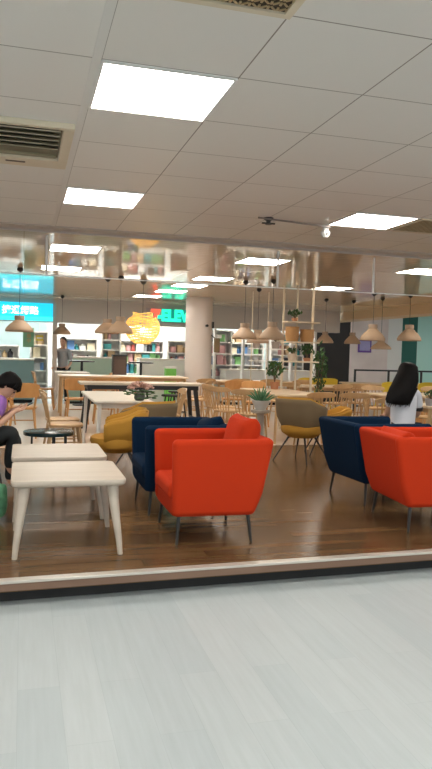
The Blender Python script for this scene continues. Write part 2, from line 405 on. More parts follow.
SGD = mat('sign_dark_green', (.01, .30, .27), .5, emit=.25, ecol=(.01, .4, .34))
ss = thing('store_sign', 'lit convenience store sign with red 7 and green letters', 'sign', (0, 17.9, 0))
MB().b2((3.08, .03, 2.20), (4.75, .09, 2.56)).build('backboard', mat('sign_grey', (.42, .42, .44), .5), ss)
MB().b2((3.55, .012, 2.21), (4.75, .03, 2.55)).build('green_band', SGD, ss)
text_mesh('red_numeral', '7', .44, SR, ss, Matrix.Translation((3.20, -.01, 2.21))@RX, .02, .03)
text_mesh('green_lettering', '-ELEVEn', .40, SG, ss, Matrix.Translation((3.36, -.01, 2.25))@RX@Matrix.Diagonal((.86, 1, 1, 1)), .02, .022)

# ------------------------------------------------------------------ furniture builders
def arm_profile(front_x, back_x, z0, z1, lean):
    return [(front_x+.02, z0), (back_x-lean, z0), (back_x-lean*.45, z0+(z1-z0)*.42), (back_x, z1), (front_x, z1)]
def armchair(fab, label, loc, rotz, w_=.76, d=.74, hgt=.74):
    t = thing('armchair', label, 'armchair', loc, rotz)
    x0, x1, z0 = -d/2, d/2, .19; at_ = .085; y = w_/2
    def panel(yc, sgn, name):
        prof = [(x0+.015, z0+.005), (x1-.13, z0), (x1-.07, z0+.16), (x1, hgt), (x0, hgt)]
        m = MB(); rings = []
        n = len(prof)
        # outward slope of the arm: wider at the top
        def yo(z): return sgn*(y-.035+.035*(z-z0)/(hgt-z0))
        vs = [(px, yo(pz), pz) for px, pz in prof]+[(px, yo(pz)-sgn*at_, pz) for px, pz in prof]
        m.add(vs, [tuple(range(n)), tuple(range(2*n-1, n-1, -1))]+[(i, i+n, (i+1) % n+n, (i+1) % n) for i in range(n)])
        return m.build(name, fab, t, bevel=.04, seg=6)
    panel(0, -1, 'arm'); panel(0, 1, 'arm')
    iy = y-.10
    bk = MB().prism([(x1-.23, z0), (x1-.13, z0), (x1-.07, z0+.16), (x1, hgt), (x1-.10, hgt), (x1-.17, z0+.2)], -y+.05, y-.05)
    bk.build('backrest', fab, t, bevel=.03, seg=4)
    MB().b2((x0+.02, -iy, z0), (x1-.15, iy, .315)).build('seat_base', fab, t, bevel=.02)
    MB().b2((x0-.005, -iy-.005, .30), (x1-.17, iy+.005, .43)).build('seat_cushion', fab, t, bevel=.045, seg=5)
    for sx, sy in ((-1, -1), (-1, 1), (1, -1), (1, 1)):
        tx = x0+.07 if sx < 0 else x1-.17; ty = sy*(y-.09)
        MB().tube((tx, ty, z0+.03), (tx-(.02 if sx < 0 else -.025), ty+sy*.03, 0), .015, .010, 10).build('leg', CHLEG, t, smooth=True)
    return t
def cushion(fab, label, loc, rot, s=(.50, .40, .15), name='cushion'):
    nx, nz = 13, 11; vs = []; fs = []
    for side in (-1, 1):
        for i in range(nx+1):
            for j in range(nz+1):
                u = 2*i/nx-1; v = 2*j/nz-1
                th = (max(0, (1-u**4))*max(0, (1-v**4)))**.36
                k = 1
                vs.append((u*s[0]/2*(1-.05*(1-v*v)), side*th*s[2]/2, v*s[1]/2*(1-.07*(1-u*u)*abs(v))))
    N = (nx+1)*(nz+1)
    for sd in (0, 1):
        for i in range(nx):
            for j in range(nz):
                a = sd*N+i*(nz+1)+j; q = (a, a+1, a+nz+2, a+nz+1); fs.append(q if sd else q[::-1])
    o = MB().add(vs, fs).build(name, fab, smooth=True)
    o.location = loc; o.rotation_euler = rot
    b = bmesh.new(); b.from_mesh(o.data); bmesh.ops.remove_doubles(b, verts=b.verts, dist=.0005); bmesh.ops.recalc_face_normals(b, faces=b.faces); b.to_mesh(o.data); b.free()
    o.modifiers.new('s', 'SUBSURF').render_levels = 1
    return tag(o, label, 'cushion')

armchair(ORANGE, 'bright orange armchair facing left beside the white coffee tables', (1.37, 4.985, P), 0, .76, .74)
armchair(NAVY, 'navy blue armchair facing left behind the orange armchair', (1.33, 5.88, P), 0, .80, .74)
cushion(ORANGE, 'orange cushion leaning against the back of the left orange armchair', (1.585, 4.97, P+.665), (R(13), 0, R(90)), (.50, .46, .18))
cushion(NAVY, 'navy cushion sticking up inside the left navy armchair', (1.57, 5.86, P+.585), (R(14), R(8), R(90)), (.58, .42, .17))
armchair(ORANGE, 'orange armchair seen from behind at the right picture edge', (3.145, 5.02, P), R(180-5), .80, .76)
armchair(NAVY, 'navy armchair seen from behind beside the seated woman', (3.24, 5.98, P), R(180+2), .80, .80)
cushion(ORANGE, 'orange cushion lying low in the right orange armchair', (2.99, 5.05, P+.58), (R(-14), 0, R(84)), (.54, .40, .17))
cushion(NAVY, 'navy cushion inside the right navy armchair', (3.07, 5.98, P+.54), (R(-14), 0, R(90)), (.54, .38, .15))

def coffee_table(label, loc, wx, wy):
    t = thing('coffee_table', label, 'coffee table', loc, 0, 'white coffee tables')
    top = MB(); n = 8; rr = .05; pts = []
    for cx, cy, a0 in ((1, 1, 0), (-1, 1, 90), (-1, -1, 180), (1, -1, 270)):
        for k in range(n+1):
            a = R(a0+90*k/n); pts.append((cx*(wx/2-rr)+rr*math.cos(a), cy*(wy/2-rr)+rr*math.sin(a)))
    top.loft([[Vector((x*s_, y*s_, z)) for x, y in pts] for s_, z in ((.965, .458), (.99, .466), (1, .484), (1, .496), (.995, .5))])
    top.build('tabletop', BIRCH, t, smooth=True)
    for sx in (-1, 1):
        for sy in (-1, 1):
            m = MB(); px, py = sx*(wx/2-.085), sy*(wy/2-.085); qx, qy = sx*(wx/2-.03), sy*(wy/2-.03)
            def ring(cx, cy, z, a, b): return [Vector((cx+a*math.cos(q), cy+b*math.sin(q), z)) for q in [2*math.pi*k/16 for k in range(16)]]
            m.loft([ring(qx, qy, 0, .017, .017), ring(qx-sx*.01, qy-sy*.01, .1, .021, .021), ring(px+sx*.01, py+sy*.01, .36, .033, .033), ring(px, py, .458, .042, .042)])
            m.build('leg', BIRCH, t, smooth=True)
    return t
coffee_table('pale birch coffee table nearest the platform edge', (.305, 4.885, P), .73, .78)
coffee_table('pale birch coffee table behind the nearest one', (.295, 5.865, P), .73, .78)

# round black side table
t = thing('side_table', 'low round black side table with thin legs behind the coffee tables', 'side table', (.27, 7.2, P))
MB().lathe([(.245, .465), (.252, .47), (.252, .498), (.247, .502), (.0001, .503)], n=40).build('tabletop', mat('black_gloss', (.012, .03, .035), .16), t, smooth=True)
for a in (30, 75, 150, 210, 285, 330): 
    c, s_ = math.cos(R(a)), math.sin(R(a)); MB().tube((.19*c, .19*s_, .47), (.2*c, .2*s_, 0), .009).build('leg', BLACK, t)

def rect_table(name, label, cx, cy, wx, wy, hgt, topm, legm, legw=.05, thick=.03, group=None, apron=True, z=P):
    t = thing(name, label, 'table', (cx, cy, z), 0, group)
    MB().b2((-wx/2, -wy/2, hgt-thick), (wx/2, wy/2, hgt)).build('tabletop', topm, t, bevel=.006, seg=2)
    for sx in (-1, 1):
        for sy in (-1, 1):
            MB().tube((sx*(wx/2-.07), sy*(wy/2-.07), hgt-thick), (sx*(wx/2-.04), sy*(wy/2-.04), 0), legw/2, legw*.38, 10).build('leg', legm, t, smooth=True)
    if apron:
        a = MB()
        for s_ in (-1, 1): a.box((0, s_*(wy/2-.09), hgt-thick-.03), (wx-.16, .02, .06)); a.box((s_*(wx/2-.09), 0, hgt-thick-.03), (.02, wy-.16, .06))
        a.build('apron', legm, t)
    return t

# spindle-back wooden chair, faces +Y locally (back towards -Y)
def spindle_chair(m, label, solid=False, name='dining_chair'):
    t = thing(name, label, 'chair')
    seat = MB(); pts = []
    for k in range(28):
        a = 2*math.pi*k/28; e = .55
        pts.append((.215*math.copysign(abs(math.cos(a))**e, math.cos(a))*(1.0 if math.sin(a) > 0 else .92), .205*math.copysign(abs(math.sin(a))**e, math.sin(a))))
    seat.loft([[Vector((x*.95, y*.95, .425)) for x, y in pts], [Vector((x, y, .435)) for x, y in pts], [Vector((x, y, .452)) for x, y in pts], [Vector((x*.96, y*.96, .458)) for x, y in pts]])
    seat.build('seat', m, t, smooth=True)
    for sx in (-1, 1):
        MB().tube((sx*.16, .15, .43), (sx*.20, .20, 0), .019, .013).build('leg', m, t, smooth=True)
        MB().tube((sx*.15, -.15, .43), (sx*.19, -.22, 0), .019, .013).build('leg', m, t, smooth=True)
    st = MB()
    for sx in (-1, 1): st.tube((sx*.175, .17, .25), (sx*.165, -.18, .25), .009)
    st.tube((-.17, 0, .25), (.17, 0, .25), .009); st.build('stretcher', m, t)
    # curved top rail and spindles
    def cur(u, z): return Vector((u*.235, -.185-.06*(z-.45)/.38-.055*(1-u*u)*(z-.45)/.38, z))
    rail = MB(); N = 10; h0, h1 = (.60, .82) if solid else (.735, .82)
    for side in (0,):
        rings = []
        for i in range(N+1):
            u = -1+2*i/N; drop = .012*(u**4)
            a = cur(u, h0+drop*2); b = cur(u, h1-drop*3); off = Vector((0, .018, 0))
            rings.append([a, b, b+off, a+off])
        rail.loft(rings)
    rail.build('backrest', m, t, bevel=.005, seg=2)
    if not solid:
        for k in range(7):
            u = -.86+1.72*k/6
            a = Vector((u*.18, -.18, .45)); b = cur(u, .75)+Vector((0, .009, 0))
            MB().tube(a, b, .009, .009, 7).build('spindle', m, t)
    else:
        for u in (-.8, .8):
            MB().tube((u*.2, -.18, .45), cur(u, .62)+Vector((0, .009, 0)), .014).build('post', m, t)
    return t
def shell_chair(label, loc, rotz, inner=MUSTARD, outer=OLIVE, top=.79):
    """tub chair facing +X locally, back at -X"""
    t = thing('tub_chair', label, 'armchair', loc, rotz)
    def shell(off, name, m):
        N, K = 20, 8; rings = []
        vs = []; fs = []
        for i in range(N+1):
            a = R(70+220*i/N)   # wraps behind
            u = abs(2*i/N-1); hz = top-.14*max(0, u-.5)**1.2/.5
            for k in range(K+1):
                v = k/K; rr = (.13+.13*min(1, v*1.9)**.6+.03*v)-off
                z = .33+off+(hz-.33)*v
                ca, sa = math.cos(a), math.sin(a); vs.append((rr*math.copysign(abs(ca)**.62, ca)-.02*v, rr*math.copysign(abs(sa)**.62, sa), z))
        for i in range(N):
            for k in range(K):
                q = i*(K+1)+k; fs.append((q, q+1, q+K+2, q+K+1))
        o = MB().add(vs, fs).build(name, m, t, smooth=True)
        sd = o.modifiers.new('t', 'SOLIDIFY'); sd.thickness = .02; sd.offset = 0
        return o
    shell(0, 'shell', outer); shell(.024, 'lining', inner)
    pts = [(.27*math.cos(R(a)), .27*math.sin(R(a))) for a in range(0, 360, 15)]
    MB().loft([[Vector((x*.6, y*.6, .30)) for x, y in pts], [Vector((x*.93, y*.95, .36)) for x, y in pts], [Vector((x*1.02, y, .41)) for x, y in pts], [Vector((x, y*.97, .45)) for x, y in pts], [Vector((x*.9, y*.86, .465)) for x, y in pts]]).build('seat', inner, t, smooth=True)
    for sx in (-1, 1):
        for sy in (-1, 1):
            MB().path([(sx*.04, sy*.04, .31), (sx*.12, sy*.12, .30), (sx*.26, sy*.25, 0)], [.014, .013, .008]).build('leg', BLACK, t, smooth=True)
    return t

# --- left middle ground
rect_table('white_table', 'white rectangular cafe table with the flowers on it', 1.16, 9.05, .70, 1.9, .74, WHITETOP, WHITE)
cA = spindle_chair(LWOOD, '')
PL = [cA, False]
def put(x, y, rz, label, group=None, proto=PL):
    if not proto[1]:
        proto[1] = True; o = proto[0]; o.location = (x, y, P); o.rotation_euler.z = rz; o['label'] = label
        if group: o['group'] = group
        return o
    return dup(proto[0], (x, y, P), rz, label, group)
G1 = 'spindle back chairs of the cafe'
put(.50, 8.35, R(-90), 'light wood spindle chair at the white table, nearer of its two left chairs', G1)
put(.50, 8.95, R(-85), 'light wood spindle chair at the white table, farther of its two left chairs', G1)
put(1.95, 9.6, R(90), 'light wood spindle chair on the far right side of the white flower table', G1)
shell_chair('mustard tub chair at the white flower table behind the navy armchair', (.95, 7.12, P), R(172), MUSTARD, MUSTARD, .72)
shell_chair('olive backed tub chair beyond the mustard tub chair', (1.36, 7.75, P), R(120), top=.76)
# chairs far left
cB = spindle_chair(OWOOD, '', True); PB = [cB, False]
G2 = 'solid back wooden chairs on the left'
put(.02, 10.7, R(0), 'orange brown wooden chair with solid back behind the bowed child', G2, PB)
put(-.35, 12.5, R(20), 'wooden chair with solid back farther left behind the bowed child', G2, PB)
put(.48, 15.5, R(-95), 'wooden chair with solid back at the small far white table', G2, PB)
put(1.64, 15.5, R(85), 'wooden chair with solid back right of the small far white table', G2, PB)
rect_table('cafe_table', 'small white table far back on the left', 1.05, 15.6, .72, 1.0, .82, WHITETOP, WHITE)
rect_table('cafe_table', 'small wooden table at the left picture edge behind the child', -.55, 11.6, .7, .7, .74, TTOP, LWOOD)
put(.95, 12.6, R(0), 'wooden chair with solid back in front of the long pale table', G2, PB)
put(1.9, 13.4, R(10), 'wooden chair with solid back half hidden by the black table', G2, PB)
put(1.45, 12.7, R(-5), 'wooden chair with solid back between the two long tables', G2, PB)

# black framed long table + second long table
t = thing('long_table', 'long pale topped table on a heavy black frame', 'table', (1.92, 11.5, P))
MB().b2((-1.02, -.33, .765), (1.02, .33, .80)).build('tabletop', wood('ash_top', (.50, .43, .33), (.58, .5, .39), .4, 'X', 5), t)
for sx in (-1, 1):
    for sy in (-1, 1):
        MB().tube((sx*.86, sy*.24, .765), (sx*.95, sy*.31, 0), .042, .032, 6).build('leg', BLACK, t)
b_ = MB()
for s_ in (-1, 1): b_.box((0, s_*.27, .73), (1.82, .03, .07)); b_.box((s_*.9, 0, .73), (.03, .54, .07)); b_.box((s_*.9, 0, .22), (.02, .52, .03))
b_.build('frame', BLACK, t)
def stool(label, loc, rz):
    t = thing('bar_stool', label, 'stool', loc, rz, 'black metal stools under the long table')
    MB().lathe([(.16, .60), (.165, .615), (.16, .63)], n=20).build('seat', BLACK, t)
    for a in (45, 135, 225, 315):
        c, s_ = math.cos(R(a)), math.sin(R(a)); MB().tube((.1*c, .1*s_, .6), (.2*c, .2*s_, 0), .012).build('leg', BLACK, t)
    MB().path([(.165*math.cos(R(a)), .165*math.sin(R(a)), .25) for a in range(0, 361, 30)], .008, 6).build('foot_ring', BLACK, t)
    return t
st0 = stool('black metal stool under the right end of the black framed table', (2.35, 11.1, P), R(10))
dup(st0, (2.68, 12.15, P), R(190), 'black metal stool on the far side of the black framed table')
dup(st0, (2.05, 12.1, P), R(175), 'black metal stool behind the middle of the black framed table')
rect_table('long_table', 'second long pale table behind the black framed one', 2.0, 14.3, 2.6, .8, .80, TTOP, LWOOD, .06)
put(3.15, 12.6, R(60), 'light wood spindle chair left of the pillar beside the black table', G1)
put(3.4, 13.4, R(20), 'light wood spindle chair farther back beside the pillar', G1)

# flowers on the white table
fl = thing('flower_vase', 'pink and cream dried flowers in a low vase on the white table', 'flowers', (1.36, 8.25, P+.74))
MB().lathe([(.05, 0), (.07, .03), (.06, .08), (.045, .09)], n=16).build('vase', mat('vase_dark', (.06, .07, .06), .3), fl, smooth=True)
pk = MB(); lv = MB()
for k in range(46):
    a = random.uniform(0, 6.283); q = random.uniform(.02, .17); z = .12+.10*math.cos(q*7)*random.uniform(.5, 1)
    r_ = random.uniform(.018, .034); pk.ell((q*math.cos(a), q*math.sin(a), z), (r_, r_, r_*.7), 7, 4)
pk.build('blossom', mat('blossom_pink', (.50, .30, .24), .8, var=.35, bscale=25), fl)
for k in range(40):
    a = random.uniform(0, 6.283); q = random.uniform(.06, .2); c = Vector((q*math.cos(a), q*math.sin(a), random.uniform(.02, .12)))
    lv.ell(c, (.03, .012, .008), 6, 4)
lv.build('leaves', LEAF, fl)

# --- plants
def agave(loc, label, k=18, ln=.2, name='potted_succulent', pm=None, pot=(.09, .12, .16)):
    t = thing(name, label, 'plant', loc)
    r0, r1, h_ = pot
    MB().lathe([(r0*.9, 0), (r0, .02), (r1, h_-.02), (r1, h_), (r1-.015, h_), (r1-.02, h_-.03), (.001, h_-.03)], n=24).build('pot', pm or mat('pot_white', (.55, .52, .48), .5), t, smooth=True)
    m = MB()
    for i in range(k):
        a = i*2.399; el = .35+1.0*(i/k); c, s_ = math.cos(a), math.sin(a); L = ln*random.uniform(.85, 1.1)
        p0 = Vector((0, 0, h_-.03)); d1 = Vector((c*math.cos(el), s_*math.cos(el), math.sin(el)))
        m.path([p0, p0+d1*L*.5, p0+d1*L*.8+Vector((0, 0, .01)), p0+d1*L], [.010, .012, .008, .001], 5)
    m.build('leaves', LEAF2, t)
    return t
def bushy(loc, label, r_=.18, h_=.5, pm=None, pot=(.09, .12, .18), n=150, name='potted_plant', lm=LEAF, lsize=.05):
    t = thing(name, label, 'plant', loc)
    r0, r1, hp = pot
    MB().lathe([(r0, 0), (r1, hp), (r1-.012, hp), (r1-.02, hp-.02), (.001, hp-.02)], n=20).build('pot', pm or TERRA, t, smooth=True)
    s_ = MB(); m = MB()
    for i in range(5): 
        a = i*1.3; s_.path([(0, 0, hp-.02), (.03*math.cos(a), .03*math.sin(a), hp+h_*.4), (r_*.6*math.cos(a), r_*.6*math.sin(a), hp+h_*.8)], [.008, .006, .003], 5)
    s_.build('stem', mat('stem_brown', (.12, .08, .04), .8), t)
    for i in range(n):
        v = Vector((random.gauss(0, 1), random.gauss(0, 1), random.gauss(0, 1))).normalized()*random.uniform(.5, 1)
        c = Vector((v.x*r_, v.y*r_, hp+h_*.6+v.z*h_*.4)); e = Euler((random.uniform(0, 3), random.uniform(0, 3), random.uniform(0, 6))).to_matrix()
        q = lsize*random.uniform(.6, 1.2)
        m.add([c+e@Vector(p) for p in ((-q, 0, 0), (0, -q*.45, q*.1), (q, 0, 0), (0, q*.45, q*.1))], [(0, 1, 2, 3)])
    m.build('leaves', lm, t)
    return t

pd = thing('plant_stand', 'slim whitish plant stand left of the olive tub chair', 'plant stand', (3.02, 8.6, P))
MB().lathe([(.14, 0), (.14, .02), (.05, .04), (.045, .55), (.13, .57), (.13, .60)], n=20).build('column', mat('stand_stone', (.40, .35, .29), .6), pd, smooth=True)
agave((3.02, 8.6, P+.60), 'spiky succulent in a white pot on the plant stand', 24, .22, pot=(.07, .12, .13))

# --- right middle ground: long tables and chairs
shell_chair('olive backed tub chair with black splayed legs in the middle', (3.42, 8.15, P), R(35))
shell_chair('mustard tub chair right of the olive backed one', (4.0, 8.66, P), R(165), MUSTARD, MUSTARD, .62)
put(4.08, 9.32, R(5), 'light wood spindle chair at the near end of the long table, left one', G1)
put(4.62, 9.25, R(-8), 'light wood spindle chair at the near end of the long table, right one', G1)
put(4.15, 12.1, R(175), 'orange brown solid back chair behind the long table, left one', G2, PB)
put(3.95, 12.9, R(0), 'orange brown solid back chair behind the long table, farther one', G2, PB)
TG = 'pale wooden cafe tables'
rect_table('cafe_table', 'long pale wooden table behind the plant stand', 4.02, 10.5, .85, 1.7, .74, TTOP, LWOOD)
put(3.26, 9.72, R(-38), 'light wood spindle chair right behind the orange cushion', G1)
put(3.10, 10.32, R(-58), 'light wood spindle chair second along the long table behind the plant stand', G1)
put(3.14, 10.93, R(-75), 'light wood spindle chair at the far end of the long table behind the plant stand', G1)
rect_table('cafe_table', 'long pale wooden table behind the right navy armchair', 6.7, 10.1, 2.4, .85, .74, TTOP, LWOOD)
put(4.60, 8.35, R(8), 'light wood spindle chair directly above the left end of the right navy armchair', G1)
put(6.0, 9.3, R(0), 'light wood spindle chair above the middle of the right navy armchair', G1)
put(6.7, 9.35, R(-8), 'light wood spindle chair just left of the seated woman', G1)
put(6.0, 10.9, R(180), 'light wood spindle chair across the right long table, left one', G1)
put(7.2, 10.95, R(172), 'light wood spindle chair across the right long table, right one', G1)
rect_table('cafe_table', 'pale wooden table farther back near the shelf divider', 5.8, 12.65, 1.5, .8, .74, TTOP, LWOOD)
rect_table('cafe_table', 'pale wooden table right of the pillar in the back', 4.9, 14.3, 2.0, .8, .74, TTOP, LWOOD)
rect_table('cafe_table', 'pale wooden table in the back near the dark wall', 8.2, 14.2, 2.4, .8, .74, TTOP, LWOOD)
cC = spindle_chair(YELLOW, '', True); PC = [cC, False]
G3 = 'yellow chairs in the back of the cafe'
rows = [(4.78, 12.35, 'l', 'spindle chair in front of the back table near the divider, left one'), (5.65, 11.95, 'l', 'spindle chair in front of the back table near the divider, middle one'),
        (6.2, 12.2, 'l', 'spindle chair in front of the back table near the divider, right one'), (4.3, 13.6, 'l', 'spindle chair right beside the pillar'),
        (4.95, 13.55, 'l', 'spindle chair second right of the pillar'), (5.55, 13.6, 'l', 'spindle chair third right of the pillar'),
        (6.3, 14.9, 'y', 'yellow chair behind the shelf divider'), (6.7, 14.7, 'y', 'yellow chair under the potted tree'),
        (7.5, 13.3, 'y', 'yellow chair in front of the table near the dark wall, left one'), (8.3, 13.35, 'y', 'yellow chair in front of the table near the dark wall, middle one'),
        (9.0, 13.4, 'y', 'yellow chair in front of the table near the dark wall, right one'), (9.9, 12.9, 'y', 'yellow chair left of the woman near the railing'),
        (8.1, 11.4, 'l', 'spindle chair behind the right long table, left of the bench'), (8.9, 11.0, 'l', 'spindle chair behind the right long table near the woman')]
for x, y, k, l in rows:
    put(x, y, R(random.uniform(-15, 15)), ('light wood ' if k == 'l' else '')+l, G1 if k == 'l' else G3, PL if k == 'l' else PC)
bn = thing('bench', 'low orange brown wooden bench block behind the right tables', 'bench', (8.2, 12.3, P))
MB().b2((-1.2, -.2, .0), (1.4, .2, .42)).build('body', OWOOD, bn, bevel=.01)
MB().b2((-1.22, -.24, .42), (1.42, .22, .46)).build('seat', LWOOD, bn)
MB().b2((-1.2, .18, .46), (1.4, .22, .62)).build('backrest', OWOOD, bn)

# shelf divider
sd = thing('shelf_divider', 'tall open shelf divider of cream posts reaching the ceiling', 'shelf', (0, 11.4, 0))
for x in (4.42, 4.68, 4.98): MB().b2((x-.014 if x < 4.9 else x-.02, .124, P), (x+.014 if x < 4.9 else x+.02, .15, H-.002)).build('post', CREAM, sd)
for z in (2.03, 1.68, 1.34): MB().b2((4.40, -.15, z-.012), (5.0, .15, z+.012)).build('shelf', CREAM, sd)

sd2 = thing('shelf_divider', 'thin open shelf divider left of the wicker baskets', 'shelf', (0, 13.05, 0))
for x in (4.35, 4.68, 5.02): MB().tube((x, 0, P), (x, 0, H-.002), .008).build('post', CREAM, sd2)
for z in (1.32, 1.56): MB().b2((4.33, -.13, z-.01), (5.04, .13, z+.01)).build('shelf', WHITE, sd2)
def basket(loc, label, r_=.12, h_=.20):
    t = thing('basket', label, 'basket', loc, 0, 'wicker baskets on the divider')
    MB().lathe([(r_*.85, 0), (r_, h_*.4), (r_*.97, h_), (r_*.9, h_), (r_*.88, .02), (.001, .02)], n=20).build('body', BASKET, t, smooth=True)
    MB().path([((r_*.97)*math.cos(R(a)), (r_*.97)*math.sin(R(a)), h_) for a in range(0, 361, 20)], .01, 6).build('rim', BASKET, t)
    return t
basket((4.54, 11.4, 1.692), 'left wicker basket on the shelf divider', .12, .25)
basket((4.82, 11.4, 1.692), 'right wicker basket on the shelf divider', .125, .21)
bushy((4.58, 11.4, 2.042), 'dark trailing plant on the top shelf of the divider', .13, .14, pot=(.04, .06, .06), n=90, lsize=.035)
bushy((4.55, 11.4, 1.352), 'small plant in a cream pot on the divider below the baskets', .10, .10, mat('pot_cream', (.62, .50, .38), .6), (.06, .08, .13), 70, lsize=.03)
bushy((4.83, 11.4, 1.352), 'round dark plant on the lower divider shelf', .13, .26, pot=(.05, .07, .06), n=130, lsize=.04)
bushy((5.30, 11.9, P), 'tall potted tree right of the shelf divider', .15, 1.3, pot=(.13, .16, .30), n=200, lsize=.05)
bushy((5.05, 11.0, P+.74), 'leafy plant in a terracotta pot on the table below the divider', .13, .25, pot=(.06, .08, .13), n=90, lsize=.04) if False else None
bushy((4.15, 11.15, P+.74), 'leafy green plant at the far end of the long table', .15, .38, pot=(.06, .08, .12), n=120, lsize=.05)
bushy((4.45, 13.05, 1.57), 'tiny plant in a pot on the thin divider, left one', .09, .10, mat('pot_grey', (.3, .24, .2), .6), (.06, .08, .12), 50, lsize=.03)
bushy((4.85, 13.05, 1.57), 'tiny plant in a pot on the thin divider, right one', .10, .10, mat('pot_grey', (.3, .24, .2), .6), (.07, .09, .14), 50, lsize=.03)

# railing
rl = thing('railing', 'thin black metal railing in the right background', 'railing', (-.22, 15.2, P))
rb = MB(); rb.b2((7.9, -.02, .98), (12.5, .02, 1.02)); rb.b2((7.9, -.015, .12), (12.5, .015, .15)); rb.build('rail', BLACK, rl)
for k in range(6): MB().b2((7.9+k*.9, -.02, 0), (7.94+k*.9, .02, .98)).build('post', BLACK, rl)

# ------------------------------------------------------------------ pendant lamps
def pendant(loc, label, w_=.36, h_=.22, m=LAMPW, group='bell shaped pendant lamps', drop=None):
    x, y, z = loc
    t = thing('pendant_lamp', label, 'pendant lamp', (x, y, z), 0, group); r_ = w_/2
    MB().lathe([(r_*.97, 0), (r_, .008), (r_, h_*.13), (r_*.90, h_*.28), (r_*.66, h_*.50), (r_*.50, h_*.60), (r_*.44, h_*.68), (r_*.34, h_*.74), (r_*.34, h_),
                (r_*.3, h_), (r_*.3, h_*.72), (r_*.60, h_*.48), (r_*.85, h_*.26), (r_*.95, .13*h_), (r_*.95, .004)], n=28, cap=False).build('lamp_shade', m, t, smooth=True)
    MB().lathe([(r_*.37, h_*.80), (r_*.37, h_*1.03), (.01, h_*1.03)], n=20).build('cap', mat('lamp_cap', (.35, .25, .17), .5), t)
    MB().tube((0, 0, h_), (0, 0, H-z), .004, .004, 6).build('cord', CORD, t)
    MB().lathe([(.035, 0), (.05, -.03), (.035, -.055), (.008, -.075)], (0, 0, H-z), 14).build('canopy', BLACK, t, smooth=True)
    MB().ell((0, 0, h_*.45), (.03, .03, .04), 10, 6).build('bulb', mat('bulb', (1, .85, .6), .5, emit=14, ecol=(1, .72, .42)), t)
    return t
lampset = [((.72*0+1.39, 12.0, 1.735), 'left one of the two tan bell lamps hanging left of the glowing rattan lamp', .42, .24),
           ((1.56, 11.6, 1.735), 'tan bell lamp hanging just left of the glowing rattan lamp', .42, .27),
           ((.88, 16.6, 1.78), 'small distant bell lamp in front of the cream column', .40, .24),
           ((-.05, 11.2, 1.70), 'bell lamp cut by the left picture edge under the blue sign', .42, .24),
           ((3.6, 11.2, 1.70), 'tan bell lamp left of the large bell lamp right of the pillar', .42, .26),
           ((3.95, 10.8, 1.70), 'larger tan bell lamp left of the wicker baskets', .44, .28),
           ((4.25, 12.4, 1.66), 'bell lamp half hidden behind the larger lamp left of the baskets', .42, .24),
           ((6.3, 13.9, 1.73), 'small bell lamp in front of the dark wall, left one', .36, .24),
           ((6.95, 13.9, 1.73), 'small bell lamp in front of the dark wall, right one', .36, .24),
           ((6.42, 12.0, 1.77), 'tan bell lamp in front of the pale pink wall', .48, .30),
           ((7.2, 12.0, 1.79), 'tan bell lamp at the right above the railing', .46, .30),
           ((7.1, 12.9, 1.62), 'bell lamp hanging lower behind the right ones', .42, .2)]
for l in lampset: pendant(*l)
# glowing rattan lamp
rt = thing('rattan_lamp', 'glowing yellow woven rattan ball lamp', 'pendant lamp', (2.0, 12.0, 1.58))
RAT = mat('rattan_glow', (.85, .55, .16), .6, emit=.38, ecol=(1, .62, .16))
m = MB()
for k in range(13):
    v = (k+.5)/13; z = .54*v; rr = .045+.255*math.sin(math.pi*min(1, v*.96+.02))**.55*(1 if v < .6 else .97)
    if v > .82: rr = .17
    m.path([(rr*math.cos(R(a))+.006*math.sin(R(a*5)), rr*math.sin(R(a)), z+.014*math.sin(R(a*3+k*50))) for a in range(0, 361, 15)], .011, 5)
for a in range(0, 360, 15):
    pts = []
    for k in range(9):
        v = k/8*.8; rr = .045+.255*math.sin(math.pi*(v*.96+.02))**.55; pts.append((rr*math.cos(R(a+v*30)), rr*math.sin(R(a+v*30)), .54*v))
    m.path(pts, .007, 4)
m.build('lamp_shade', RAT, rt)
MB().ell((0, 0, .23), (.05, .05, .06)).build('bulb', mat('warm_bulb', (1, .85, .5), .5, emit=14, ecol=(1, .78, .42)), rt)
MB().tube((0, 0, .26), (0, 0, H-1.58), .004, .004, 6).build('cord', CORD, rt)
MB().lathe([(.05, 0), (.06, -.03), (.04, -.07), (.008, -.09)], (0, 0, H-1.58), 14).build('canopy', BLACK, rt, smooth=True)

# ------------------------------------------------------------------ shop contents far behind
def shelf_unit(x, y, wx, hz, label, rows=4, fm=WHITE, n=6, cols=None, depth=.4, glow=False):
    t = thing('store_shelf', label, 'shelf', (x, y, 0), 0, 'shop shelves behind the cafe')
    f = MB()
    for s_ in (-1, 1): f.box((s_*wx/2, 0, hz/2), (.04, depth, hz))
    f.box((0, depth/2-.01, hz/2), (wx, .02, hz)); f.build('frame', fm, t)
    for k in range(rows+1):
        MB().box((0, 0, .1+(hz-.12)*k/rows), (wx, depth, .03)).build('shelf', fm, t)
    return t
PRODC = [mat('box_'+n_, c, .5, var=.3, bscale=14) for n_, c in dict(red=(.45, .10, .08), teal=(.06, .36, .38), white=(.72, .72, .70), grey=(.32, .34, .36), blue=(.10, .22, .45), pink=(.58, .32, .32), green=(.18, .42, .15), tan=(.5, .36, .2), black=(.03, .03, .035), cream=(.66, .58, .42)).items()]
pcount = [0]
PM = {}
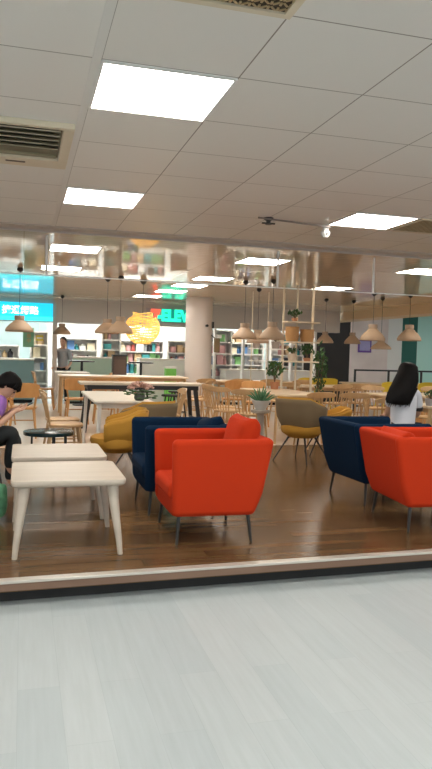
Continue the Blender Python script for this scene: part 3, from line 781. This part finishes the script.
def product(x, y, z, w_, h_, d, kind, m, where=''):
    key = (kind, m.name)
    if key not in PM:
        b = MB()
        if kind == 'box': b.b2((-.5, -.5, 0), (.5, .5, 1)).add([(-.4, -.501, .3), (.4, -.501, .3), (.4, -.501, .7), (-.4, -.501, .7)], [(0, 1, 2, 3)])
        elif kind == 'bottle': b.lathe([(.45, 0), (.5, .05), (.5, .6), (.2, .8), (.18, .95), (.22, 1)], n=12)
        else: b.lathe([(.42, 0), (.5, .1), (.5, .9), (.4, 1)], n=12)
        o = b.build({'box': 'product_box', 'bottle': 'bottle', 'jar': 'jar'}[kind], m); PM[key] = o
    else:
        o = PM[key].copy(); COL.objects.link(o)
    o.location = (x, y, z); o.scale = (w_, d, h_)
    col = m.name.replace('box_', '')
    kn = {'box': 'package', 'bottle': 'bottle', 'jar': 'jar'}[kind]
    tag(o, '%s %s on %s' % (col, kn, where), {'box': 'box', 'bottle': 'bottle', 'jar': 'jar'}[kind], '%s %ss on %s' % (col, kn, where))
def stock(x, y, wx, hz, rows, unit='', depth=.4, pal=None, dens=1):
    for k in range(rows):
        z = .115+(hz-.12)*k/rows; gap = (hz-.12)/rows
        if z < .75: continue
        cx = x-wx/2+.05
        while cx < x+wx/2-.12:
            w_ = random.uniform(.09, .24); h_ = random.uniform(.5, .85)*gap
            if cx+w_ > x+wx/2-.03: break
            if random.random() < dens: product(cx+w_/2, y-.02, z+.001, w_*.92, h_, min(depth*.6, w_), random.choice(['box', 'box', 'bottle', 'jar']), random.choice(pal or PRODC), 'level %s of the %s' % (['one', 'two', 'three', 'four', 'five', 'six', 'seven'][k], unit))
            cx += w_
units = [(1.55, 20.2, 1.0, 1.75, 'left white shop shelf beside the cream column', 5), (2.35, 19.4, .5, 2.0, 'narrow tall shop shelf behind the tan lamps', 7),
         (3.3, 20.6, 1.5, 1.75, 'shop shelf under the red and green sign', 5), (4.35, 19.2, .9, 1.75, 'shop shelf just left of the pillar', 5),
         (5.35, 19.4, .9, 2.1, 'white shop shelf just right of the pillar', 6), (6.5, 20.2, 1.1, 2.1, 'white shop shelf behind the bell lamps', 6),
         (7.6, 19.6, 1.0, 2.1, 'shop shelf behind the divider plants', 6), (-.6, 20.5, 1.0, 1.5, 'shop shelf under the blue sign', 4), (.45, 20.0, .45, 1.9, 'narrow display rack left of the cream column', 5)]
for x, y, wx, hz, l, rws in units:
    shelf_unit(x, y, wx, hz, l, rws); stock(x, y, wx, hz, rws, l)
# mint glass partition panels behind right storefront and left
def glasswall(x0, x1, y, m, nm='wall_shop'): return struct(MB().b2((x0, y, 0), (x1, y+.05, 2.9)).build(nm, m))
glasswall(-6, .70, 21.4, mat('pale_mint_wall', (.50, .66, .68), .6))
glasswall(4.6, 8.3, 22.5, mat('pale_aqua_wall', (.55, .70, .68), .6))
# white bright counter walls
glasswall(2.5, 4.6, 22.0, mat('bright_white_wall', (.85, .83, .78), .6))
po = thing('poster', 'tall green poster with an orange line of writing', 'poster', (.145, 18.35, 0))
MB().tube((0, .01, 1.95), (0, .01, 2.9), .004).build('cord', WHITE, po); MB().b2((-.135, 0, 1.46), (.135, .02, 1.95)).build('sheet', mat('poster_green', (.20, .42, .25), .6), po)
text_mesh('writing', '特\n惠\n中', .12, mat('poster_orange', (.6, .3, .12), .6), po, Matrix.Translation((-.05, -.01, 1.82))@RX, .003)
po = thing('hanging_sign', 'small yellow sign right of the green poster', 'sign', (.42, 18.35, 0))
MB().b2((-.09, 0, 1.63), (.09, .02, 1.77)).build('plate', YELLOW, po)
MB().tube((0, .01, 1.77), (0, .01, 2.9), .004).build('cord', WHITE, po); MB().b2((-.07, -.004, 1.68), (.07, 0, 1.72)).build('stripe', WHITE, po)
def counter(x, y, wx, hz, label, m=WHITE, d=.6):
    t = thing('counter', label, 'counter', (x, y, 0))
    MB().b2((-wx/2, -d/2, .08), (wx/2, d/2, hz-.04)).build('body', m, t, bevel=.01); MB().b2((-wx/2-.02, -d/2-.02, hz-.04), (wx/2+.02, d/2+.02, hz)).build('top', WHITETOP, t)
    MB().b2((-wx/2+.03, -d/2+.04, 0), (wx/2-.03, d/2-.04, .08)).build('plinth', DARK, t)
    return t
counter(1.75, 18.75, 1.3, 1.25, 'pale green shop counter right of the cream column', mat('pale_green_panel', (.42, .56, .45), .5))
counter(3.75, 18.55, 1.5, 1.25, 'white shop counter under the red and green sign')
counter(-.5, 19.2, 1.6, 1.15, 'teal grey counter under the blue sign', mat('teal_grey', (.20, .32, .32), .5))
counter(6.75, 18.85, 2.6, 1.0, 'white low counter behind the right windows')
gb = thing('waste_bin', 'bright green box beside the counter left of the pillar', 'box', (3.62, 17.3, 0))
MB().b2((-.13, -.12, .0), (.13, .12, 1.02)).build('body', mat('bright_green', (.22, .65, .12), .5), gb, bevel=.01)
MB().b2((-.14, -.13, 1.02), (.14, .13, 1.06)).build('lid', WHITE, gb)
# dark high chairs in front of the shop
def high_stool(x, y, label):
    t = thing('high_table', label, 'table', (x, y, P), 0, 'dark high tables before the shops')
    MB().lathe([(.30, 1.02), (.30, 1.05), (.001, 1.05)], n=24).build('tabletop', BLACK, t); MB().tube((0, 0, .03), (0, 0, 1.02), .03).build('pole', BLACK, t)
    MB().lathe([(.2, 0), (.2, .02), (.04, .04)], n=20).build('base', BLACK, t)
high_stool(1.35, 16.6, 'dark round high table in front of the pale green counter')
high_stool(2.75, 16.6, 'dark round high table below the rattan lamp')
dc = thing('display_cabinet', 'dark brown cabinet below the tan lamps', 'cabinet', (2.22, 16.55, P))
MB().b2((-.16, -.15, 0), (.16, .15, 1.18)).build('body', mat('dark_brown', (.07, .04, .025), .5), dc, bevel=.01)
MB().b2((-.17, -.16, 1.18), (.17, .16, 1.21)).build('top', BLACK, dc)
MB().b2((-.13, -.156, .1), (.13, -.15, 1.1)).build('door', mat('dark_brown2', (.10, .06, .04), .4), dc)

# ------------------------------------------------------------------ people
def skin_mesh(name, joints, bones, m, parent, sub=1, root=0):
    me = bpy.data.meshes.new(name); names = list(joints)
    me.from_pydata([joints[n_][0] for n_ in names], [(names.index(a), names.index(b)) for a, b in bones], [])
    o = bpy.data.objects.new(name, me); COL.objects.link(o)
    sk = o.modifiers.new('skin', 'SKIN'); sk.use_smooth_shade = True
    if not me.skin_vertices: me.skin_vertices  # noqa
    dg = bpy.context.evaluated_depsgraph_get(); dg.update()
    lay = me.skin_vertices[0].data if me.skin_vertices else None
    for i, n_ in enumerate(names):
        r_ = joints[n_][1]; lay[i].radius = (r_, r_) if not hasattr(r_, '__len__') else r_; lay[i].use_root = (i == root)
    s_ = o.modifiers.new('sub', 'SUBSURF'); s_.levels = sub; s_.render_levels = sub
    dg = bpy.context.evaluated_depsgraph_get(); dg.update()
    nm = bpy.data.meshes.new_from_object(o.evaluated_get(dg)); bpy.data.objects.remove(o)
    nm.name = name; nm.materials.clear(); nm.materials.append(m)
    nm.polygons.foreach_set('use_smooth', [True]*len(nm.polygons))
    r = bpy.data.objects.new(name, nm); COL.objects.link(r); r.parent = parent
    return r
def add_hand(J, B, wrist, prefix, d, side, palmn, s=1):
    """fingers leave a palm; d = hand direction, side = towards the thumb, palmn = palm normal (curl direction)"""
    d = Vector(d).normalized(); side = Vector(side).normalized(); pn = Vector(palmn).normalized()
    w_ = Vector(J[wrist][0]); pc = w_+d*.045*s
    J[prefix+'palm'] = (tuple(pc), (.026*s, .018*s)); B.append((wrist, prefix+'palm'))
    for i, (o_, L) in enumerate(((.028, .070), (.010, .080), (-.009, .074), (-.026, .058))):
        k = pc+d*.035*s+side*o_*s; a = k+d*L*.45*s+pn*.010*s; b = a+d*L*.3*s+pn*.026*s
        J[prefix+'k%d' % i] = (tuple(k), .0095*s); J[prefix+'m%d' % i] = (tuple(a), .0085*s); J[prefix+'t%d' % i] = (tuple(b), .007*s)
        B += [(prefix+'palm', prefix+'k%d' % i), (prefix+'k%d' % i, prefix+'m%d' % i), (prefix+'m%d' % i, prefix+'t%d' % i)]
    k = w_+d*.025*s+side*.032*s; a = k+d*.028*s+side*.016*s+pn*.012*s; b = a+d*.026*s+pn*.012*s
    J[prefix+'h0'] = (tuple(k), .012*s); J[prefix+'h1'] = (tuple(a), .010*s); J[prefix+'h2'] = (tuple(b), .008*s)
    B += [(prefix+'palm', prefix+'h0'), (prefix+'h0', prefix+'h1'), (prefix+'h1', prefix+'h2')]
def head(parent, c, M, s=1.0):
    """face on the +Y side of the local head frame M"""
    c = Vector(c)
    def T(p): return c+M@(Vector(p)*s)
    m = MB(); rings = []; n = 20
    prof = [(-.118, .030, .035, .035), (-.105, .045, .055, .028), (-.08, .056, .072, .018), (-.04, .067, .085, .006), (0, .074, .094, 0), (.04, .076, .097, -.004), (.08, .066, .085, -.008), (.105, .045, .058, -.01), (.118, .015, .02, -.01)]
    for z, rx, ry, oy in prof: rings.append([T((rx*math.cos(2*math.pi*k/n), oy+ry*math.sin(2*math.pi*k/n), z)) for k in range(n)])
    m.loft(rings)
    m.path([T((0, .09, .01)), T((0, .105, -.02)), T((0, .112, -.035)), T((0, .095, -.045))], [.006, .010, .013, .008], 8)
    for sx in (-1, 1): m.path([T((sx*.072, -.01, .02)), T((sx*.082, -.02, .0)), T((sx*.078, -.01, -.03))], [.008, .012, .007], 7)
    m.build('head', SKIN, parent, smooth=True)
    e = MB()
    for sx in (-1, 1): e.ell(T((sx*.03, .085, .0)), (.010, .010, .008), 8, 5)
    e.build('eyes', BLACK, parent)
    l = MB(); l.path([T((-.022, .082, -.068)), T((0, .090, -.066)), T((.022, .082, -.068))], [.003, .006, .003], 6); l.build('mouth', mat('lips', (.45, .15, .13), .5), parent)

# woman: seated on a chair, back to the viewer, leaning to her right
wm = thing('person', 'woman with long black hair in white tee seated with her back turned', 'person', (4.13, 6.95, P), 0)
J = {}; B = []
J['pelvis'] = ((0, 0, .50), (.15, .11)); J['waist'] = ((.0, .0, .64), (.125, .095)); J['chest'] = ((.02, .02, .84), (.15, .10)); J['collar'] = ((.03, .05, .97), (.07, .06)); J['neck'] = ((.04, .06, 1.03), .05); J['crown'] = ((.06, .08, 1.10), .05)
B += [('pelvis', 'waist'), ('waist', 'chest'), ('chest', 'collar'), ('collar', 'neck'), ('neck', 'crown')]
for s_, k in ((-1, 'l'), (1, 'r')):
    J[k+'sh'] = ((.02+s_*(.165 if s_ > 0 else .13), .03, .93), .055); J[k+'el'] = ((.03+s_*(.225 if s_ > 0 else .12), .10 if s_ > 0 else .18, .69), .038); J[k+'wr'] = ((s_*(.17 if s_ > 0 else .08)+.06, .34, .66), .026)
    B += [('collar', k+'sh'), (k+'sh', k+'el'), (k+'el', k+'wr')]
    add_hand(J, B, k+'wr', k, (-.1*s_, 1, 0), (-s_, .1, 0), (0, 0, -1), .95)
    J[k+'hip'] = ((s_*.09, .04, .49), .085); J[k+'kn'] = ((s_*.11, .44, .47), .058); J[k+'an'] = ((s_*.11, .42, .09), .036); J[k+'to'] = ((s_*.12, .56, .035), .032)
    B += [('pelvis', k+'hip'), (k+'hip', k+'kn'), (k+'kn', k+'an'), (k+'an', k+'to')]
skin_mesh('body', J, B, SKIN, wm, 2)
head(wm, (.07, .11, 1.16), Euler((0, R(8), 0)).to_matrix(), .95)
def inflate(names, extra, k=1.12):
    return {n_: (J[n_][0], tuple(x*k+.008 for x in J[n_][1]) if hasattr(J[n_][1], '__len__') else J[n_][1]*k+.008) for n_ in names} | extra
sj = inflate(['pelvis', 'waist', 'chest', 'collar', 'lsh', 'rsh'], {'lsl': ((-.11, .13, .78), .058), 'rsl': ((.235, .07, .76), .058)})
sj['pelvis'] = ((0, 0, .47), (.17, .13))
skin_mesh('t_shirt', sj, [('pelvis', 'waist'), ('waist', 'chest'), ('chest', 'collar'), ('collar', 'lsh'), ('collar', 'rsh'), ('lsh', 'lsl'), ('rsh', 'rsl')], TEE, wm, 2)
for x, nm in ((.238, 'r'),): MB().tube((x, .068, .785), (x, .078, .745), .056, .054, 18).build('sleeve_trim', BLACK, wm, smooth=True)
tj = inflate(['pelvis', 'lhip', 'rhip', 'lkn', 'rkn', 'lan', 'ran'], {})
tj['pelvis'] = ((0, 0, .48), (.165, .125))
skin_mesh('trousers', tj, [('pelvis', 'lhip'), ('lhip', 'lkn'), ('lkn', 'lan'), ('pelvis', 'rhip'), ('rhip', 'rkn'), ('rkn', 'ran')], JEANS, wm, 2)
hr = MB(); rings = []; n = 22
for cx, cy, z, rx, ry in ((.085, .09, 1.29, .03, .03), (.085, .08, 1.275, .075, .08), (.08, .06, 1.24, .10, .11), (.065, .04, 1.17, .115, .125), (.02, .0, 1.08, .15, .11), (-.04, -.05, 1.0, .165, .085), (-.085, -.09, .94, .17, .065), (-.115, -.105, .88, .165, .055), (-.12, -.11, .84, .15, .045), (-.095, -.11, .82, .07, .03)):
    rings.append([Vector((cx+rx*(1+.03*math.sin(k*4.1))*math.cos(2*math.pi*k/n), cy+ry*(1+.05*math.sin(k*3.3+z*9))*math.sin(2*math.pi*k/n), z)) for k in range(n)])
hr.loft(rings)
for k in range(26):
    u = -1+2*k/25
    hr.path([(-.02+u*.14, -.12+.05*u*u, 1.0), (-.09+u*.15, -.150+.05*u*u, .92), (-.12+u*.14, -.145+.04*u*u, .82-.03*random.random())], [.014, .013, .002], 5)
hr.build('hair', HAIR, wm, smooth=True)
# her chair and the table before her
ws = thing('stool', 'round wooden stool under the seated woman', 'stool', (4.13, 6.98, P))
MB().lathe([(.17, .33), (.18, .335), (.18, .355), (.17, .36)], n=24).build('seat', LWOOD, ws)
for a in (45, 135, 225, 315): MB().tube((.12*math.cos(R(a)), .12*math.sin(R(a)), .37), (.17*math.cos(R(a)), .17*math.sin(R(a)), 0), .016, .012).build('leg', LWOOD, ws)
rect_table('cafe_table', 'pale wooden table in front of the seated woman', 5.42, 7.9, 1.1, .6, .74, TTOP, LWOOD)
bushy((5.0, 7.75, P+.74), 'small plant in a grey pot right of the seated woman', .09, .10, mat('pot_grey2', (.35, .33, .33), .6), (.06, .08, .09), 60, lsize=.03)
shell_chair('mustard tub chair at the right picture edge beyond the woman', (5.35, 7.0, P), R(110), MUSTARD, MUSTARD)

# child: seated, bowed over a phone, at the left edge
ch = thing('person', 'bowed person in a purple top and black trousers looking at a phone', 'person', (-.50, 6.62, P), 0)
J = {}; B = []
J['pelvis'] = ((0, 0, .48), (.13, .11)); J['waist'] = ((.05, 0, .62), (.12, .10)); J['chest'] = ((.24, 0, .76), (.14, .10)); J['collar'] = ((.30, 0, .87), (.07, .06)); J['neck'] = ((.28, 0, .92), .045); J['crown'] = ((.32, 0, .95), .05)
B += [('pelvis', 'waist'), ('waist', 'chest'), ('chest', 'collar'), ('collar', 'neck'), ('neck', 'crown')]
for s_, k in ((-1, 'r'), (1, 'l')):
    J[k+'sh'] = ((.30, s_*.15, .83), .050); J[k+'el'] = ((.27, s_*.22, .62), .036); J[k+'wr'] = ((.44, s_*.10-.03, .765), .024)
    B += [('collar', k+'sh'), (k+'sh', k+'el'), (k+'el', k+'wr')]
    add_hand(J, B, k+'wr', k, (1, -.25*s_, .25), (.1, -s_*.9, .5), (0, -s_*.3, .8), .85)
    J[k+'hip'] = ((.06, s_*.09, .48), .080)
    if k == 'r': J[k+'kn'] = ((.44, s_*.08, .58), .062); J[k+'an'] = ((.40, s_*.02, .22), .038); J[k+'to'] = ((.50, s_*.01, .15), .032)
    else: J[k+'kn'] = ((.46, s_*.09, .50), .060); J[k+'an'] = ((.40, s_*.09, .09), .036); J[k+'to'] = ((.54, s_*.1, .035), .032)
    B += [('pelvis', k+'hip'), (k+'hip', k+'kn'), (k+'kn', k+'an'), (k+'an', k+'to')]
skin_mesh('body', J, B, SKIN, ch, 2)
HM = Euler((0, 0, R(-90))).to_matrix()@Euler((R(-48), 0, 0)).to_matrix()
head(ch, (.38, 0, .985), HM, .92)
def inf2(names, k=1.14): return {n_: (J[n_][0], tuple(x*k+.008 for x in J[n_][1]) if hasattr(J[n_][1], '__len__') else J[n_][1]*k+.008) for n_ in names}
sj = inf2(['pelvis', 'waist', 'chest', 'collar', 'lsh', 'rsh']); sj['lsl'] = ((.285, .195, .72), .052); sj['rsl'] = ((.285, -.195, .72), .052)
skin_mesh('top', sj, [('pelvis', 'waist'), ('waist', 'chest'), ('chest', 'collar'), ('collar', 'lsh'), ('collar', 'rsh'), ('lsh', 'lsl'), ('rsh', 'rsl')], PURPLE, ch, 2)
tj = inf2(['pelvis', 'lhip', 'rhip', 'lkn', 'rkn', 'lan', 'ran'], 1.2)
skin_mesh('trousers', tj, [('pelvis', 'lhip'), ('lhip', 'lkn'), ('lkn', 'lan'), ('pelvis', 'rhip'), ('rhip', 'rkn'), ('rkn', 'ran')], JEANS, ch, 2)
hh = MB(); c = Vector((.38, 0, .985))
rings = []
for z, rx, ry, oy in ((-.08, .05, .03, -.085), (-.05, .084, .06, -.06), (-.01, .092, .075, -.045), (.03, .094, .105, -.014), (.07, .088, .102, -.008), (.105, .068, .08, -.01), (.125, .03, .04, -.01)):
    rings.append([c+HM@Vector((rx*math.cos(2*math.pi*k/20), oy+ry*math.sin(2*math.pi*k/20), z)) for k in range(20)])
hh.loft(rings)
for k in range(11):
    u = -1+2*k/10; a = c+HM@Vector((u*.08, .07-.03*u*u, .08)); b = c+HM@Vector((u*.088, .10-.05*u*u, .045)); hh.path([a, b, c+HM@Vector((u*.09, .095-.06*u*u, .01+.02*random.random()))], [.016, .014, .003], 6)
hh.path([c+HM@Vector((-.088, -.01, .04)), c+HM@Vector((-.1, .0, -.04)), c+HM@Vector((-.09, .02, -.11)), c+HM@Vector((-.07, .05, -.16))], [.02, .028, .026, .006], 8)
hh.build('hair', HAIR, ch, smooth=True)
ph = thing('phone', 'dark phone held in the bowed person\'s hands', 'phone', (.035, 6.585, P+.80))
ph.rotation_euler = (0, R(-28), 0)
MB().box((0, 0, 0), (.15, .075, .009)).build('case', BLACK, ph, bevel=.004); MB().box((0, 0, .005), (.135, .066, .001)).build('screen', mat('phone_screen', (.03, .035, .05), .1), ph)
so = thing('stool', 'low wooden stool under the bowed person', 'stool', (-.48, 6.62, P))
MB().lathe([(.17, .31), (.18, .315), (.18, .335), (.17, .34)], n=24).build('seat', LWOOD, so)
for a in (45, 135, 225, 315): MB().tube((.12*math.cos(R(a)), .12*math.sin(R(a)), .31), (.17*math.cos(R(a)), .17*math.sin(R(a)), 0), .016, .012).build('leg', LWOOD, so)
bg = thing('tote_bag', 'green patterned bag on the floor at the left edge beside the tables', 'bag', (-.22, 5.55, P))
MB().loft([[Vector((x*s_, y*s2, z)) for x, y in ((-.14, -.07), (.14, -.07), (.14, .07), (-.14, .07))] for s_, s2, z in ((.9, 1, 0), (1, 1.1, .12), (.95, .7, .26), (.9, .3, .30))]).build('body', mat('green_pattern', (.10, .30, .16), .7, var=.8, bscale=22), bg, sub=2)
MB().path([(-.08, 0, .28), (-.06, 0, .40), (.0, 0, .44), (.06, 0, .40), (.08, 0, .28)], .008, 6).build('handle', BLACK, bg)

# distant shoppers
def far_person(x, y, rz, top, label, s=1.0):
    t = thing('person', label, 'person', (x, y, 0), rz)
    J = {'pelvis': ((0, 0, .92), (.13, .10)), 'waist': ((0, 0, 1.06), (.12, .09)), 'chest': ((0, 0, 1.28), (.15, .10)), 'collar': ((0, 0, 1.42), (.07, .06)), 'neck': ((0, 0, 1.49), .048), 'crown': ((0, .01, 1.56), .05)}
    B = [('pelvis', 'waist'), ('waist', 'chest'), ('chest', 'collar'), ('collar', 'neck'), ('neck', 'crown')]
    for s_, k in ((-1, 'l'), (1, 'r')):
        J[k+'sh'] = ((s_*.17, 0, 1.38), .052); J[k+'el'] = ((s_*.22, .02, 1.10), .038); J[k+'wr'] = ((s_*.19, .18, .98), .026)
        B += [('collar', k+'sh'), (k+'sh', k+'el'), (k+'el', k+'wr')]; add_hand(J, B, k+'wr', k, (0, 1, -.2), (-s_, 0, .2), (0, -.1, -1), .95)
        J[k+'hip'] = ((s_*.09, 0, .88), .08); J[k+'kn'] = ((s_*.10, .02, .48), .055); J[k+'an'] = ((s_*.10, -.01, .09), .036); J[k+'to'] = ((s_*.11, .12, .035), .032)
        B += [('pelvis', k+'hip'), (k+'hip', k+'kn'), (k+'kn', k+'an'), (k+'an', k+'to')]
    skin_mesh('body', J, B, SKIN, t, 1); head(t, (0, .02, 1.62), Matrix.Identity(3), .95)
    g = lambda ns: {n_: (J[n_][0], tuple(v*1.12+.008 for v in J[n_][1]) if hasattr(J[n_][1], '__len__') else J[n_][1]*1.12+.008) for n_ in ns}
    skin_mesh('shirt', g(['pelvis', 'waist', 'chest', 'collar', 'lsh', 'rsh', 'lel', 'rel']), [('pelvis', 'waist'), ('waist', 'chest'), ('chest', 'collar'), ('collar', 'lsh'), ('collar', 'rsh'), ('lsh', 'lel'), ('rsh', 'rel')], top, t, 1)
    skin_mesh('trousers', g(['pelvis', 'lhip', 'rhip', 'lkn', 'rkn', 'lan', 'ran']), [('pelvis', 'lhip'), ('lhip', 'lkn'), ('lkn', 'lan'), ('pelvis', 'rhip'), ('rhip', 'rkn'), ('rkn', 'ran')], JEANS, t, 1)
    MB().ell((0, -.005, 1.665), (.085, .10, .09), 14, 8).build('hair', HAIR, t, smooth=True)
far_person(1.0, 18.15, R(160), mat('grey_shirt', (.35, .36, .38), .8), 'distant shopper in a grey shirt beside the cream column')
#far_person(-.15, 19.6, R(150), mat('red_shirt', (.45, .12, .10), .8), 'distant shopper in a red shirt under the blue sign')
#far_person(3.0, 19.6, R(190), mat('blue_shirt', (.12, .22, .4), .8), 'distant shopper in a blue shirt under the red and green sign')
